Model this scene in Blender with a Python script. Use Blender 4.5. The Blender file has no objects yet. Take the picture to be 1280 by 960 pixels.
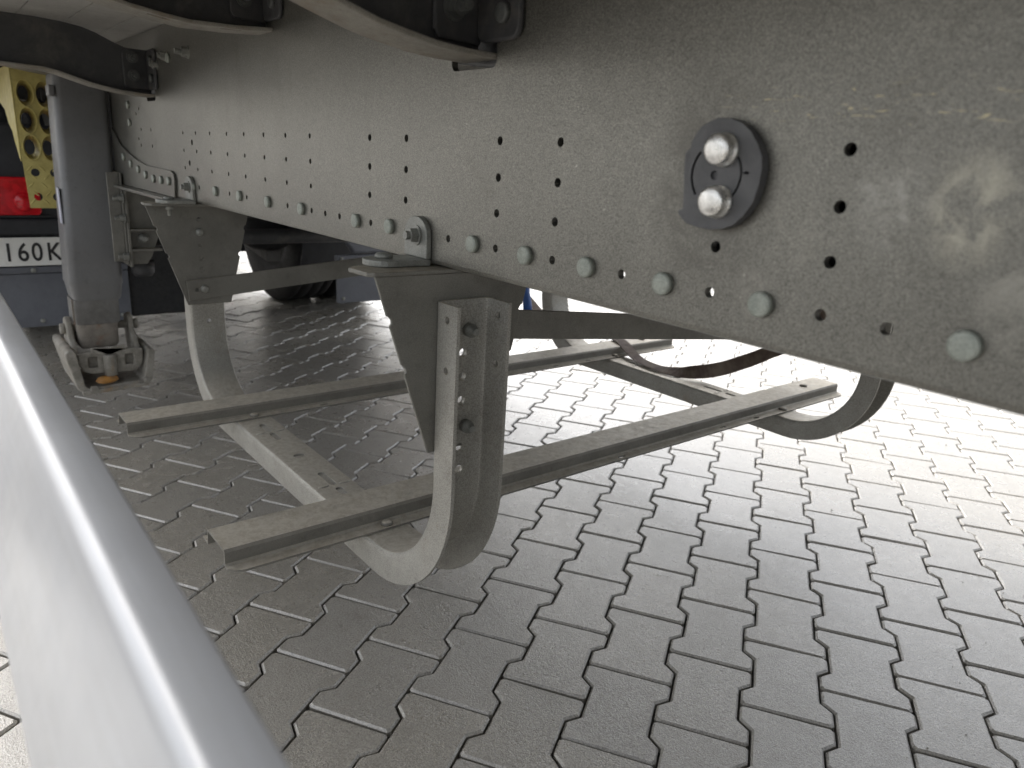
import bpy, bmesh, math, random
from mathutils import Matrix, Vector
random.seed(7)
S = bpy.context.scene
COL = S.collection
PI = math.pi

# ------------------------------------------------------------------ camera
H = 0.8977
cam_d = bpy.data.cameras.new('camera')
cam = bpy.data.objects.new('camera', cam_d)
COL.objects.link(cam)
right = Vector((0.62099, 0.781803, 0.056172))
down = Vector((0.261492, -0.139078, -0.955133))
fwd = Vector((-0.738913, 0.607817, -0.290802))
cam.matrix_world = Matrix(((right.x, -down.x, -fwd.x, 0), (right.y, -down.y, -fwd.y, 0),
                           (right.z, -down.z, -fwd.z, H), (0, 0, 0, 1)))
cam_d.sensor_width = 36
cam_d.lens = 25.671
cam_d.clip_start = 0.01
cam_d.clip_end = 2000
cam_d.dof.use_dof = True
cam_d.dof.focus_distance = 1.15
cam_d.dof.aperture_fstop = 6.5
S.camera = cam

# ------------------------------------------------------------------ sky, sun, exposure
SUN_EL, SUN_ROT = math.radians(52), math.radians(-82)
w = bpy.data.worlds.new('World')
S.world = w
w.use_nodes = True
nt = w.node_tree
bg = nt.nodes['Background']
sky = nt.nodes.new('ShaderNodeTexSky')
sky.sky_type = 'NISHITA'
sky.sun_disc = False
sky.sun_elevation = SUN_EL
sky.sun_rotation = SUN_ROT
sky.air_density = 1.0
sky.dust_density = 6.0
sky.ozone_density = 1.0
hs = nt.nodes.new('ShaderNodeHueSaturation')
hs.inputs['Saturation'].default_value = 0.28
nt.links.new(sky.outputs[0], hs.inputs['Color'])
nt.links.new(hs.outputs[0], bg.inputs['Color'])
bg.inputs['Strength'].default_value = 0.15
sd = bpy.data.lights.new('sun', 'SUN')
sd.energy = 0.5
sd.angle = math.radians(50)
sd.color = (1, 0.96, 0.9)
sun = bpy.data.objects.new('sun', sd)
COL.objects.link(sun)
dv = Vector((math.sin(SUN_ROT) * math.cos(SUN_EL), math.cos(SUN_ROT) * math.cos(SUN_EL), math.sin(SUN_EL)))
sun.rotation_euler = dv.to_track_quat('Z', 'Y').to_euler()
S.view_settings.view_transform = 'Standard'
S.view_settings.look = 'None'
S.view_settings.gamma = 1
S.view_settings.exposure = 1.78
S.render.engine = 'CYCLES'
S.cycles.max_bounces = 10
S.cycles.diffuse_bounces = 6

# ------------------------------------------------------------------ materials
class NT:
    def __init__(self, name):
        self.m = bpy.data.materials.new(name)
        self.m.use_nodes = True
        self.t = self.m.node_tree
        self.b = self.t.nodes['Principled BSDF']
        self.pos = self.t.nodes.new('ShaderNodeNewGeometry').outputs['Position']
    def n(self, typ, **kw):
        x = self.t.nodes.new(typ)
        for k, v in kw.items():
            setattr(x, k, v)
        return x
    def l(self, a, b):
        self.t.links.new(a, b)
    def mapping(self, scale=(1, 1, 1), loc=(0, 0, 0), src=None):
        x = self.n('ShaderNodeMapping')
        x.inputs['Scale'].default_value = scale
        x.inputs['Location'].default_value = loc
        self.l(src or self.pos, x.inputs['Vector'])
        return x.outputs[0]
    def noise(self, scale, detail=4, rough=.6, vec=None, dist=0):
        x = self.n('ShaderNodeTexNoise')
        x.inputs['Scale'].default_value = scale
        x.inputs['Detail'].default_value = detail
        x.inputs['Roughness'].default_value = rough
        x.inputs['Distortion'].default_value = dist
        self.l(vec or self.pos, x.inputs['Vector'])
        return x.outputs['Fac']
    def ramp(self, f, a, b, lo=0, hi=1):
        x = self.n('ShaderNodeMapRange')
        x.interpolation_type = 'SMOOTHSTEP'
        x.inputs['From Min'].default_value = a
        x.inputs['From Max'].default_value = b
        x.inputs['To Min'].default_value = lo
        x.inputs['To Max'].default_value = hi
        self.l(f, x.inputs['Value'])
        return x.outputs[0]
    def mix(self, f, a, b, typ='MIX'):
        x = self.n('ShaderNodeMix', data_type='RGBA', blend_type=typ)
        for k, v in ((0, f), (6, a), (7, b)):
            if isinstance(v, (int, float)):
                x.inputs[k].default_value = v
            elif isinstance(v, tuple):
                x.inputs[k].default_value = (*v, 1)
            else:
                self.l(v, x.inputs[k])
        return x.outputs[2]
    def math(self, op, a, b=0.0):
        x = self.n('ShaderNodeMath', operation=op)
        for k, v in ((0, a), (1, b)):
            if isinstance(v, (int, float)):
                x.inputs[k].default_value = v
            else:
                self.l(v, x.inputs[k])
        return x.outputs[0]
    def bump(self, h, strength, dist=.002, prev=None):
        x = self.n('ShaderNodeBump')
        x.inputs['Strength'].default_value = strength
        x.inputs['Distance'].default_value = dist
        self.l(h, x.inputs['Height'])
        if prev is not None:
            self.l(prev, x.inputs['Normal'])
        return x.outputs[0]
    def done(self, col, rough=.5, metal=0.0, normal=None, spec=None):
        for k, v in (('Base Color', col), ('Roughness', rough), ('Metallic', metal)):
            if isinstance(v, tuple):
                self.b.inputs[k].default_value = (*v, 1)
            elif isinstance(v, (int, float)):
                self.b.inputs[k].default_value = v
            else:
                self.l(v, self.b.inputs[k])
        if normal is not None:
            self.l(normal, self.b.inputs['Normal'])
        if spec is not None:
            self.b.inputs['Specular IOR Level'].default_value = spec
        return self.m

def steel(name, c1, c2, speck=.25, fine=700, rough=(.45, .65), metal=.25, bump=.25, blotch=7, dirt=None, dirt_th=(.5, .75), toplit_dust=None):
    """coated or galvanised sheet: large blotches, fine speckle, a little relief"""
    t = NT(name)
    big = t.noise(blotch, 5, .65)
    sp = t.noise(fine, 2, .7)
    mid = t.noise(55, 5, .7)
    col = t.mix(t.ramp(big, .35, .68), c1, c2)
    col = t.mix(speck, col, t.mix(t.ramp(sp, .3, .7), (.35, .35, .35), (1.65, 1.65, 1.65)), 'MULTIPLY')
    col = t.mix(t.ramp(mid, .55, .75, 0, .35), col, (c2[0] * .55, c2[1] * .53, c2[2] * .5))
    if dirt:
        col = t.mix(t.ramp(t.noise(11, 6, .7, dist=.4), *dirt_th), col, dirt)
    if toplit_dust:  # dust on upward faces, made paler to paint in light from above
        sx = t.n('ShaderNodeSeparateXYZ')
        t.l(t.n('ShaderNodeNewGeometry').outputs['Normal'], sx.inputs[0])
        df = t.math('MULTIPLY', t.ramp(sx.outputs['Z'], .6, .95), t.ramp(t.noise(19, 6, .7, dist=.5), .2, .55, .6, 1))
        gr_ = t.mix(t.ramp(t.noise(90, 4, .75), .35, .68), toplit_dust, (toplit_dust[0] * .76, toplit_dust[1] * .73, toplit_dust[2] * .68))
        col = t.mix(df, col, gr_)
    r = t.ramp(mid, .3, .7, *rough)
    nrm = t.bump(t.math('ADD', sp, t.math('MULTIPLY', mid, .6)), bump, .0012)
    return t.done(col, r, metal, nrm)

MAT = {}
MAT['rail'] = steel('dusty_toplit_galvanised_rail', (.21, .20, .175), (.16, .152, .132), dirt=(.13, .105, .08), dirt_th=(.55, .8), rough=(.5, .7), metal=.3, speck=.2, toplit_dust=(.58, .54, .46))
MAT['hoop'] = steel('bright_galvanised_steel', (.37, .358, .322), (.30, .288, .255), fine=520, speck=.4, rough=(.42, .6), metal=.35, bump=.35, dirt=(.27, .22, .16), dirt_th=(.6, .85), toplit_dust=(.60, .565, .49))
MAT['bracket'] = steel('bracket_zinc_coating', (.22, .214, .19), (.17, .164, .145), rough=(.45, .62), metal=.35, toplit_dust=(.36, .33, .27))
MAT['bolt'] = steel('bolt_zinc', (.29, .292, .268), (.225, .23, .21), rough=(.4, .6), metal=.4, blotch=60)
MAT['cap'] = steel('pale_green_bolt_cap', (.345, .365, .325), (.26, .285, .25), rough=(.45, .6), metal=.2, blotch=70)
MAT['dull'] = steel('dull_painted_bolt', (.11, .115, .11), (.08, .083, .08), rough=(.45, .6), metal=.2, blotch=60)
MAT['chrome'] = steel('brushed_bright_bolt', (.86, .85, .82), (.6, .59, .56), speck=.15, rough=(.22, .4), metal=.85, blotch=90, bump=.15)
MAT['dark'] = steel('dark_grey_paint', (.06, .06, .062), (.042, .042, .044), rough=(.45, .6), metal=0, speck=.2, dirt=(.1, .095, .085))
MAT['flange'] = steel('worn_flange_steel', (.36, .34, .3), (.25, .235, .205), rough=(.4, .6), metal=.25, dirt=(.25, .21, .16))
MAT['leg'] = steel('landing_leg_grey_paint', (.195, .195, .195), (.155, .155, .156), rough=(.4, .55), metal=.1, speck=.12, blotch=4, dirt=(.27, .24, .2), dirt_th=(.6, .85))
MAT['foot'] = steel('weathered_foot_casting', (.32, .30, .26), (.20, .185, .155), rough=(.6, .8), metal=.1, blotch=25, dirt=(.30, .2, .11), dirt_th=(.55, .75))
MAT['rust'] = steel('rusty_tube', (.26, .235, .2), (.2, .175, .15), rough=(.6, .85), metal=0, blotch=35, dirt=(.24, .11, .05), dirt_th=(.5, .66))
MAT['floor'] = steel('trailer_floor_underside', (.40, .39, .365), (.32, .31, .29), rough=(.55, .75), metal=0, blotch=5)
MAT['wall'] = steel('trailer_body_white', (.7, .7, .69), (.62, .62, .61), rough=(.35, .5), metal=0, speck=.05, bump=.03)
MAT['yellow'] = steel('yellow_chock_paint', (.56, .48, .17), (.45, .375, .12), rough=(.45, .6), metal=0, blotch=30, speck=.12, dirt=(.4, .35, .2), dirt_th=(.6, .9))
MAT['flap'] = steel('blue_grey_plastic', (.14, .147, .165), (.11, .116, .132), rough=(.4, .55), metal=0, speck=.1, blotch=6, dirt=(.2, .2, .2), dirt_th=(.6, .95))
MAT['black'] = steel('black_plastic', (.028, .03, .035), (.02, .021, .024), rough=(.4, .6), metal=0, speck=.1)
MAT['disc'] = steel('grey_plastic_disc', (.095, .096, .1), (.075, .076, .08), rough=(.35, .5), metal=0, speck=.08, bump=.06, blotch=30)
MAT['rubber'] = steel('tyre_rubber', (.022, .022, .023), (.03, .029, .028), rough=(.6, .8), metal=0, speck=.2, blotch=20)
MAT['axle'] = steel('dusty_axle_casting', (.2, .195, .185), (.13, .125, .115), rough=(.6, .8), metal=0, blotch=12)
MAT['plate'] = steel('number_plate_white', (.78, .78, .74), (.7, .7, .66), rough=(.35, .5), metal=0, speck=.05, bump=.03)
MAT['ink'] = steel('number_plate_black', (.025, .025, .027), (.02, .02, .02), rough=(.4, .5), metal=0, speck=.05, bump=.03)
MAT['blue'] = steel('blue_hose', (.02, .09, .32), (.015, .07, .25), rough=(.35, .5), metal=0, speck=.1)
MAT['sticker'] = steel('pale_sticker', (.6, .62, .68), (.5, .52, .6), rough=(.4, .6), metal=0, speck=.05, bump=.03)

def m_red():
    t = NT('red_lens')
    return t.done(t.mix(t.ramp(t.noise(40, 3), .4, .6), (.62, .012, .02), (.45, .008, .014)), .16)
MAT['red'] = m_red()

def m_guard():
    t = NT('anodised_aluminium')
    streak = t.noise(6, 4, .6, t.mapping((1, 30, 30)))
    dustg = t.ramp(t.noise(38, 6, .75), .48, .75, 0, .14)
    col = t.mix(t.ramp(streak, .3, .7), (.40, .408, .418), (.375, .38, .386))
    col = t.mix(dustg, col, (.33, .315, .28))
    return t.done(col, t.ramp(t.noise(14, 3), .3, .7, .28, .40), .12, t.bump(t.noise(300, 2), .05, .0005))
MAT['guard'] = m_guard()
MAT['guard'].node_tree.nodes['Principled BSDF'].inputs['Coat Weight'].default_value = .25
MAT['guard'].node_tree.nodes['Principled BSDF'].inputs['Coat Roughness'].default_value = .3

def m_strap():
    t = NT('brown_webbing')
    wv = t.n('ShaderNodeTexWave')
    wv.inputs['Scale'].default_value = 180
    t.l(t.pos, wv.inputs['Vector'])
    col = t.mix(t.ramp(t.noise(30, 4), .35, .65), (.15, .118, .09), (.10, .07, .058))
    return t.done(col, .85, 0, t.bump(wv.outputs['Fac'], .3, .001))
MAT['strap'] = m_strap()

def m_leaf():
    t = NT('dry_leaf')
    return t.done(t.mix(t.ramp(t.noise(60, 4), .35, .65), (.46, .22, .05), (.32, .16, .05)), .6)
MAT['leaf'] = m_leaf()

def m_beam():
    """zinc coated web: fine speckle, drifting tone, handling stains and scratches near the camera"""
    t = NT('zinc_coated_beam')
    sp = t.noise(900, 2, .75)
    sp2 = t.noise(380, 3, .7)
    big = t.noise(3.2, 5, .6)
    run = t.noise(9, 4, .6, t.mapping((1.6, 1, .25)))
    col = t.mix(t.ramp(big, .35, .68), (.215, .209, .187), (.178, .173, .155))
    col = t.mix(t.ramp(run, .45, .75, 0, .5), col, (.165, .16, .143))
    col = t.mix(.72, col, t.mix(t.ramp(sp, .3, .7), (.45, .45, .45), (1.55, 1.55, 1.52)), 'MULTIPLY')
    col = t.mix(.16, col, t.mix(t.ramp(sp2, .35, .65), (.6, .6, .6), (1.4, 1.4, 1.4)), 'MULTIPLY')
    # pale rubbed stains, each a noisy patch of its own
    for (x, z, r, c) in ((-.236, .888, .034, (.37, .362, .33)), (-.186, .885, .036, (.42, .40, .33)), (-.305, .86, .03, (.29, .28, .245)),
                         (-.15, .83, .03, (.31, .30, .265)), (-.33, .81, .022, (.28, .27, .24))):
        d = t.n('ShaderNodeVectorMath', operation='DISTANCE')
        t.l(t.mapping((1, 0, .8)), d.inputs[0])
        d.inputs[1].default_value = (x, 0, z * .8)
        fac = t.math('MULTIPLY', t.ramp(d.outputs['Value'], r, r * .25), t.ramp(t.noise(42, 6, .7, dist=.6), .38, .68))
        col = t.mix(t.math('MULTIPLY', fac, .85), col, c)
    dd = t.n('ShaderNodeVectorMath', operation='DISTANCE')
    t.l(t.mapping((1, 0, .75)), dd.inputs[0])
    dd.inputs[1].default_value = (-.385, 0, .888 * .75)
    sm = t.math('MULTIPLY', t.ramp(dd.outputs['Value'], .085, .03), t.ramp(t.noise(30, 5, .7, dist=.5), .3, .65))
    col = t.mix(t.math('MULTIPLY', sm, .7), col, (.105, .10, .088))
    grime = t.math('MULTIPLY', t.ramp(t.noise(7.5, 7, .75, dist=.7), .52, .74), t.ramp(t.noise(60, 4, .7), .3, .62))
    col = t.mix(t.math('MULTIPLY', grime, .5), col, (.115, .108, .092))
    fleck = t.ramp(t.noise(210, 2, .5), .70, .76)
    col = t.mix(t.math('MULTIPLY', fleck, .55), col, (.42, .41, .37))
    # yellowish fine scratches in one band
    sep = t.n('ShaderNodeSeparateXYZ')
    t.l(t.pos, sep.inputs[0])
    band = t.math('MULTIPLY', t.ramp(sep.outputs['Z'], .93, .943), t.ramp(sep.outputs['Z'], .968, .952))
    band = t.math('MULTIPLY', band, t.ramp(sep.outputs['X'], -.40, -.34))
    scr = t.ramp(t.noise(170, 3, .6, t.mapping((.35, 1, 3.0)), .8), .635, .68)
    col = t.mix(t.math('MULTIPLY', t.math('MULTIPLY', band, scr), .9), col, (.5, .44, .28))
    nrm = t.bump(t.math('ADD', sp, sp2), .22, .001)
    return t.done(col, t.ramp(sp2, .3, .7, .30, .42), .66, nrm)
MAT['beam'] = m_beam()

def m_paver(name, base=True):
    t = NT(name)
    oi = t.n('ShaderNodeObjectInfo').outputs['Random']
    isl = t.n('ShaderNodeNewGeometry').outputs['Random Per Island']
    rnd = t.math('FRACT', t.math('ADD', oi, isl))
    big = t.noise(1.1, 5, .6)
    mid = t.noise(26, 5, .7)
    grain = t.noise(330, 3, .8)
    col = t.mix(t.ramp(big, .35, .65), (.325, .305, .268), (.29, .268, .228))
    col = t.mix(t.ramp(rnd, 0, 1, 0, .45), col, (.285, .276, .258))
    col = t.mix(t.ramp(mid, .35, .75, 0, .55), col, (.21, .193, .16))
    col = t.mix(.75, col, t.mix(t.ramp(grain, .3, .7), (.4, .4, .4), (1.6, 1.57, 1.5)), 'MULTIPLY')
    stain = t.math('MULTIPLY', t.ramp(t.noise(3.4, 6, .72, dist=.8), .56, .72), t.ramp(t.noise(17, 4, .7), .35, .6))
    col = t.mix(t.math('MULTIPLY', stain, .42), col, (.15, .132, .105))
    drop = t.ramp(t.noise(34, 2, .5), .70, .745)
    col = t.mix(t.math('MULTIPLY', drop, .5), col, (.13, .118, .10))
    pit = t.ramp(t.noise(300, 1, .5), .66, .74)
    col = t.mix(t.math('MULTIPLY', pit, .6), col, (.5, .48, .43))
    rough = t.math('ADD', t.ramp(mid, .3, .7, .22, .36), t.math('MULTIPLY', rnd, .05))
    nrm = t.bump(grain, .7, .0018, t.bump(t.noise(130, 3, .7), .35, .003))
    t.b.inputs['Coat Weight'].default_value = .9
    t.b.inputs['Coat Roughness'].default_value = .24
    t.b.inputs['Coat IOR'].default_value = 1.5
    t.l(nrm, t.b.inputs['Coat Normal'])
    return t.done(col, rough, 0, nrm, 1.0)
MAT['paver'] = m_paver('damp_concrete_paver')

def m_sand():
    t = NT('joint_sand')
    return t.done(t.mix(t.ramp(t.noise(220, 3), .3, .7), (.05, .045, .04), (.09, .08, .065)), .8, 0, t.bump(t.noise(350, 2), .6, .003))
MAT['sand'] = m_sand()

# ------------------------------------------------------------------ helpers
def world(o):
    m = o.matrix_basis.copy()
    return world(o.parent) @ o.matrix_parent_inverse @ m if o.parent else m

def par(o, p):
    o.parent = p
    o.matrix_parent_inverse = world(p).inverted()

def add(name, me, mat=None, parent=None, loc=None, rot=None):
    o = bpy.data.objects.new(name, me)
    COL.objects.link(o)
    if mat and not me.materials:
        me.materials.append(MAT[mat])
    if loc is not None:
        o.location = loc
    if rot is not None:
        o.rotation_euler = rot
    if parent:
        par(o, parent)
    return o

def pyd(name, v, f, smooth=False):
    me = bpy.data.meshes.new(name)
    me.from_pydata(v, [], f)
    me.update()
    bm = bmesh.new()
    bm.from_mesh(me)
    bmesh.ops.recalc_face_normals(bm, faces=bm.faces)
    bm.to_mesh(me)
    bm.free()
    if smooth:
        for p in me.polygons:
            p.use_smooth = True
    return me

def bev(o, wd=.002, seg=2, ang=35):
    b = o.modifiers.new('bevel', 'BEVEL')
    b.width = wd
    b.segments = seg
    b.limit_method = 'ANGLE'
    b.angle_limit = math.radians(ang)
    b.harden_normals = False
    return o

def thing(name, label, cat, loc=(0, 0, 0), group=None):
    o = bpy.data.objects.new(name, None)
    COL.objects.link(o)
    o.empty_display_size = .1
    o.location = loc
    return tag(o, label, cat, group)

def tag(o, label=None, cat=None, group=None, kind=None):
    for k, v in (('label', label), ('category', cat), ('group', group), ('kind', kind)):
        if v:
            o[k] = v
    return o

def prism_me(name, poly, axis, a0, a1):
    """extrude a 2D polygon along an axis; poly is in the remaining axes in XYZ order"""
    def P(u, v, a):
        return {'X': (a, u, v), 'Y': (u, a, v), 'Z': (u, v, a)}[axis]
    n = len(poly)
    v = [P(*q, a0) for q in poly] + [P(*q, a1) for q in poly]
    f = [tuple(range(n - 1, -1, -1)), tuple(range(n, 2 * n))] + [(i, (i + 1) % n, n + (i + 1) % n, n + i) for i in range(n)]
    return pyd(name, v, f)

def prism(name, poly, axis, a0, a1, mat, parent=None, bevel=.0015):
    o = add(name, prism_me(name, poly, axis, a0, a1), mat, parent)
    if bevel:
        bev(o, bevel)
    return o

def box(name, x0, x1, y0, y1, z0, z1, mat, parent=None, bevel=.002):
    return prism(name, [(x0, y0), (x1, y0), (x1, y1), (x0, y1)], 'Z', z0, z1, mat, parent, bevel)

def lathe_me(name, prof, axis, seg=20):
    """revolve (r, h) pairs about an axis through the origin"""
    v, f = [], []
    for r, h in prof:
        for k in range(seg):
            a = 2 * PI * k / seg
            c, s = r * math.cos(a), r * math.sin(a)
            v.append({'X': (h, c, s), 'Y': (c, h, s), 'Z': (c, s, h)}[axis])
    for i in range(len(prof) - 1):
        for k in range(seg):
            k2 = (k + 1) % seg
            f.append((i * seg + k, i * seg + k2, (i + 1) * seg + k2, (i + 1) * seg + k))
    f.append(tuple(range(seg - 1, -1, -1)))
    f.append(tuple(range((len(prof) - 1) * seg, len(prof) * seg)))
    me = pyd(name, v, f)
    for p in me.polygons:
        p.use_smooth = len(p.vertices) == 4
    return me

def holes(o, specs):
    """cut round holes: (axis, centre, radius, half length) or explicit prism meshes"""
    bm = bmesh.new()
    for s in specs:
        if isinstance(s, bpy.types.Mesh):
            bm.from_mesh(s)
            continue
        ax, c, r, hl = s
        rot = {'X': Matrix.Rotation(PI / 2, 4, 'Y'), 'Y': Matrix.Rotation(PI / 2, 4, 'X'), 'Z': Matrix.Identity(4)}[ax]
        bmesh.ops.create_cone(bm, cap_ends=True, segments=16, radius1=r, radius2=r, depth=2 * hl, matrix=Matrix.Translation(c) @ rot)
    bmesh.ops.recalc_face_normals(bm, faces=bm.faces)
    me = bpy.data.meshes.new('cut')
    bm.to_mesh(me)
    bm.free()
    c = bpy.data.objects.new('cut', me)
    COL.objects.link(c)
    keep = list(o.modifiers)
    bo = o.modifiers.new('cut', 'BOOLEAN')
    bo.object = c
    bo.solver = 'EXACT'
    bpy.context.view_layer.update()
    show = [(m, m.show_viewport) for m in keep]
    for m in keep:
        m.show_viewport = False
    dg = bpy.context.evaluated_depsgraph_get()
    new = bpy.data.meshes.new_from_object(o.evaluated_get(dg))
    for m, s in show:
        m.show_viewport = s
    o.modifiers.remove(bo)
    old = o.data
    o.data = new
    if not new.materials:
        new.materials.append(old.materials[0])
    bpy.data.objects.remove(c)

def slot_me(axis, c, half_len, r, along, hl):
    """rounded slot cutter in the XY plane (axis Z)"""
    pts = []
    for k in range(9):
        a = -PI / 2 + PI * k / 8
        pts.append((half_len + r * math.cos(a), r * math.sin(a)))
    for k in range(9):
        a = PI / 2 + PI * k / 8
        pts.append((-half_len + r * math.cos(a), r * math.sin(a)))
    pts = [(c[0] + x, c[1] + y) if along == 'X' else (c[0] - y, c[1] + x) for x, y in pts]
    return prism_me('slot', pts, axis, c[2] - hl, c[2] + hl)

def rrect(y0, y1, z0, z1, r, n=5):
    pts = []
    for cx, cy, a0 in ((y1 - r, z1 - r, 0), (y0 + r, z1 - r, PI / 2), (y0 + r, z0 + r, PI), (y1 - r, z0 + r, 1.5 * PI)):
        for k in range(n + 1):
            a = a0 + PI / 2 * k / n
            pts.append((cx + r * math.cos(a), cy + r * math.sin(a)))
    return pts

def tube_me(name, pts, r, seg=10):
    v, f = [], []
    pts = [Vector(p) for p in pts]
    for i, p in enumerate(pts):
        t = (pts[min(i + 1, len(pts) - 1)] - pts[max(i - 1, 0)]).normalized()
        u = t.cross(Vector((.13, .31, .94))).normalized()
        w_ = t.cross(u)
        for k in range(seg):
            a = 2 * PI * k / seg
            v.append(p + r * (u * math.cos(a) + w_ * math.sin(a)))
    for i in range(len(pts) - 1):
        for k in range(seg):
            k2 = (k + 1) % seg
            f.append((i * seg + k, i * seg + k2, (i + 1) * seg + k2, (i + 1) * seg + k))
    f += [tuple(range(seg - 1, -1, -1)), tuple(range((len(pts) - 1) * seg, len(pts) * seg))]
    return pyd(name, v, f, True)

def copy_tree(o, dy, parent=None, inv=None):
    """copy of an object and its children, shifted by dy when it is the root of the copy"""
    c = o.copy()
    COL.objects.link(c)
    if parent is None:
        c.location.y += dy
    else:
        c.parent = parent
    for ch in o.children:
        copy_tree(ch, 0, c)
    return c

# ------------------------------------------------------------------ ground and paving
def sheet(name, x0, x1, y0, y1, z, mat):
    o = add(name, pyd(name, [(x0, y0, z), (x1, y0, z), (x1, y1, z), (x0, y1, z)], [(0, 1, 2, 3)]), mat)
    return tag(o, kind='structure')
tag(sheet('ground', -400, 400, -400, 400, -.034, 'paver'), 'pale grey concrete yard stretching away beyond the trailer', 'ground')
paving = sheet('block_paving', -14, 6, -4, 13, -.014, 'sand')
tag(paving, 'grey interlocking double T concrete block paving under the trailer', 'paving')

PW, PL, PWW = .13883, .2, .15994
A = .5652087
CA, SA = math.cos(A), math.sin(A)
CX, CY = .25969, -1.368326
def pav2w(u, v):
    du, dv_ = u - CX, v - CY
    return CA * du - SA * dv_, SA * du + CA * dv_
def to_px(p):
    d = Vector(p) - Vector((0, 0, H))
    z = d.dot(fwd)
    return (512 + 730.2 * d.dot(right) / z, 384 + 730.2 * d.dot(down) / z, z)

hw, hn = PWW / 2, PW - PWW / 2
def outline(off):
    base = [(-hw, -.1), (hw, -.1), (hw, -.06), (hn, -.04), (hn, .04), (hw, .06), (hw, .1), (-hw, .1), (-hw, .06), (-hn, .04), (-hn, -.04), (-hw, -.06)]
    n = len(base)
    out = []
    for i in range(n):
        p0, p1, p2 = Vector(base[i - 1]), Vector(base[i]), Vector(base[(i + 1) % n])
        d1, d2 = (p1 - p0).normalized(), (p2 - p1).normalized()
        n1, n2 = Vector((-d1.y, d1.x)), Vector((-d2.y, d2.x))
        q = p1 + (n1 + n2) * (off / (1 + n1.dot(n2)))
        if abs(base[i][1]) == .1:      # blunted head corners
            out += [tuple(q - d1 * .005), tuple(q + d2 * .005)]
        else:
            out.append(tuple(q))
    return out
O1, O2 = outline(.0019), outline(.0056)
nP = len(O1)
pv = [(x, y, 0) for x, y in O2] + [(x, y, -.0035) for x, y in O1] + [(x, y, -.02) for x, y in O1]
pf = [tuple(range(nP))] + [(k * nP + (i + 1) % nP, k * nP + i, (k + 1) * nP + i, (k + 1) * nP + (i + 1) % nP) for k in (0, 1) for i in range(nP)]
paver_me = bpy.data.meshes.new('paver')
paver_me.from_pydata(pv, [], pf)
paver_me.materials.append(MAT['paver'])
spots = []
for i in range(-70, 90):
    for j in range(-70, 40):
        u = i * PW
        v = -(j + (0 if i % 2 else .5)) * PL + PL / 2
        x, y = pav2w(u, v)
        if x * x + y * y > 10.5 ** 2 or x > 2.5 or y < -3:
            continue
        px, py, z = to_px((x, y, 0))
        near = x * x + y * y < 2.2 ** 2
        if z < .1 and not near:
            continue
        if not near and not (-260 < px < 1290 and py > 100):
            continue
        vis = z > .1 and -40 < px < 1064 and py < 815
        spots.append((-(1 / z ** 3) if vis else 0, x, y))
spots.sort()
sv, sf = [], []
for k, (key, x, y) in enumerate(spots):
    dz, tx, ty, tz = random.gauss(0, .0006), random.gauss(0, .004), random.gauss(0, .004), random.gauss(0, .003)
    if k < 300:
        o = add('paver', paver_me, None, None, (x, y, dz), (tx, ty, A + tz))
        par(o, paving)
    else:
        m = Matrix.Translation((x, y, dz)) @ Matrix.Rotation(A + tz, 4, 'Z') @ Matrix.Rotation(tx, 4, 'X') @ Matrix.Rotation(ty, 4, 'Y')
        b = len(sv)
        sv += [m @ Vector(q) for q in pv]
        sf += [tuple(b + q for q in fc) for fc in pf]
me = bpy.data.meshes.new('pavers')
me.from_pydata(sv, [], sf)
far = add('pavers', me, 'paver', paving)
far['kind'] = 'stuff'

gv, gf = [], []
for k in range(420):
    r = random.uniform(.7, 4.6)
    a = math.radians(random.uniform(95, 178))
    x, y, q = r * math.cos(a), r * math.sin(a), random.uniform(.0007, .0022) * (1.9 if random.random() < .06 else 1)
    b = len(gv)
    sq = [random.uniform(.7, 1.35) for _ in range(6)]
    ca, sa = math.cos(k), math.sin(k)
    for (dx, dy, dz), m_ in zip(((1, 0, .4), (0, 1, .4), (-1, 0, .4), (0, -1, .4), (0, 0, 1), (0, 0, -.2)), sq):
        gv.append((x + q * m_ * (dx * ca - dy * sa), y + q * m_ * (dx * sa + dy * ca), .0008 + q * m_ * dz))
    gf += [tuple(b + i for i in t_) for t_ in ((0, 1, 4), (1, 2, 4), (2, 3, 4), (3, 0, 4), (1, 0, 5), (2, 1, 5), (3, 2, 5), (0, 3, 5))]
grit = add('grit', pyd('grit', gv, gf), 'foot')
tag(grit, 'fine grit scattered over the block paving', 'grit', kind='stuff')

# ------------------------------------------------------------------ the semi trailer
YB = .514          # outer face of the near chassis beam
ZB = .765          # underside of the beams
YC = 1.145         # centre line of the trailer
trailer = thing('semi_trailer', 'underside of a grey semi trailer with drilled zinc coated chassis beams', 'trailer', (0, YC, 0))

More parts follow.
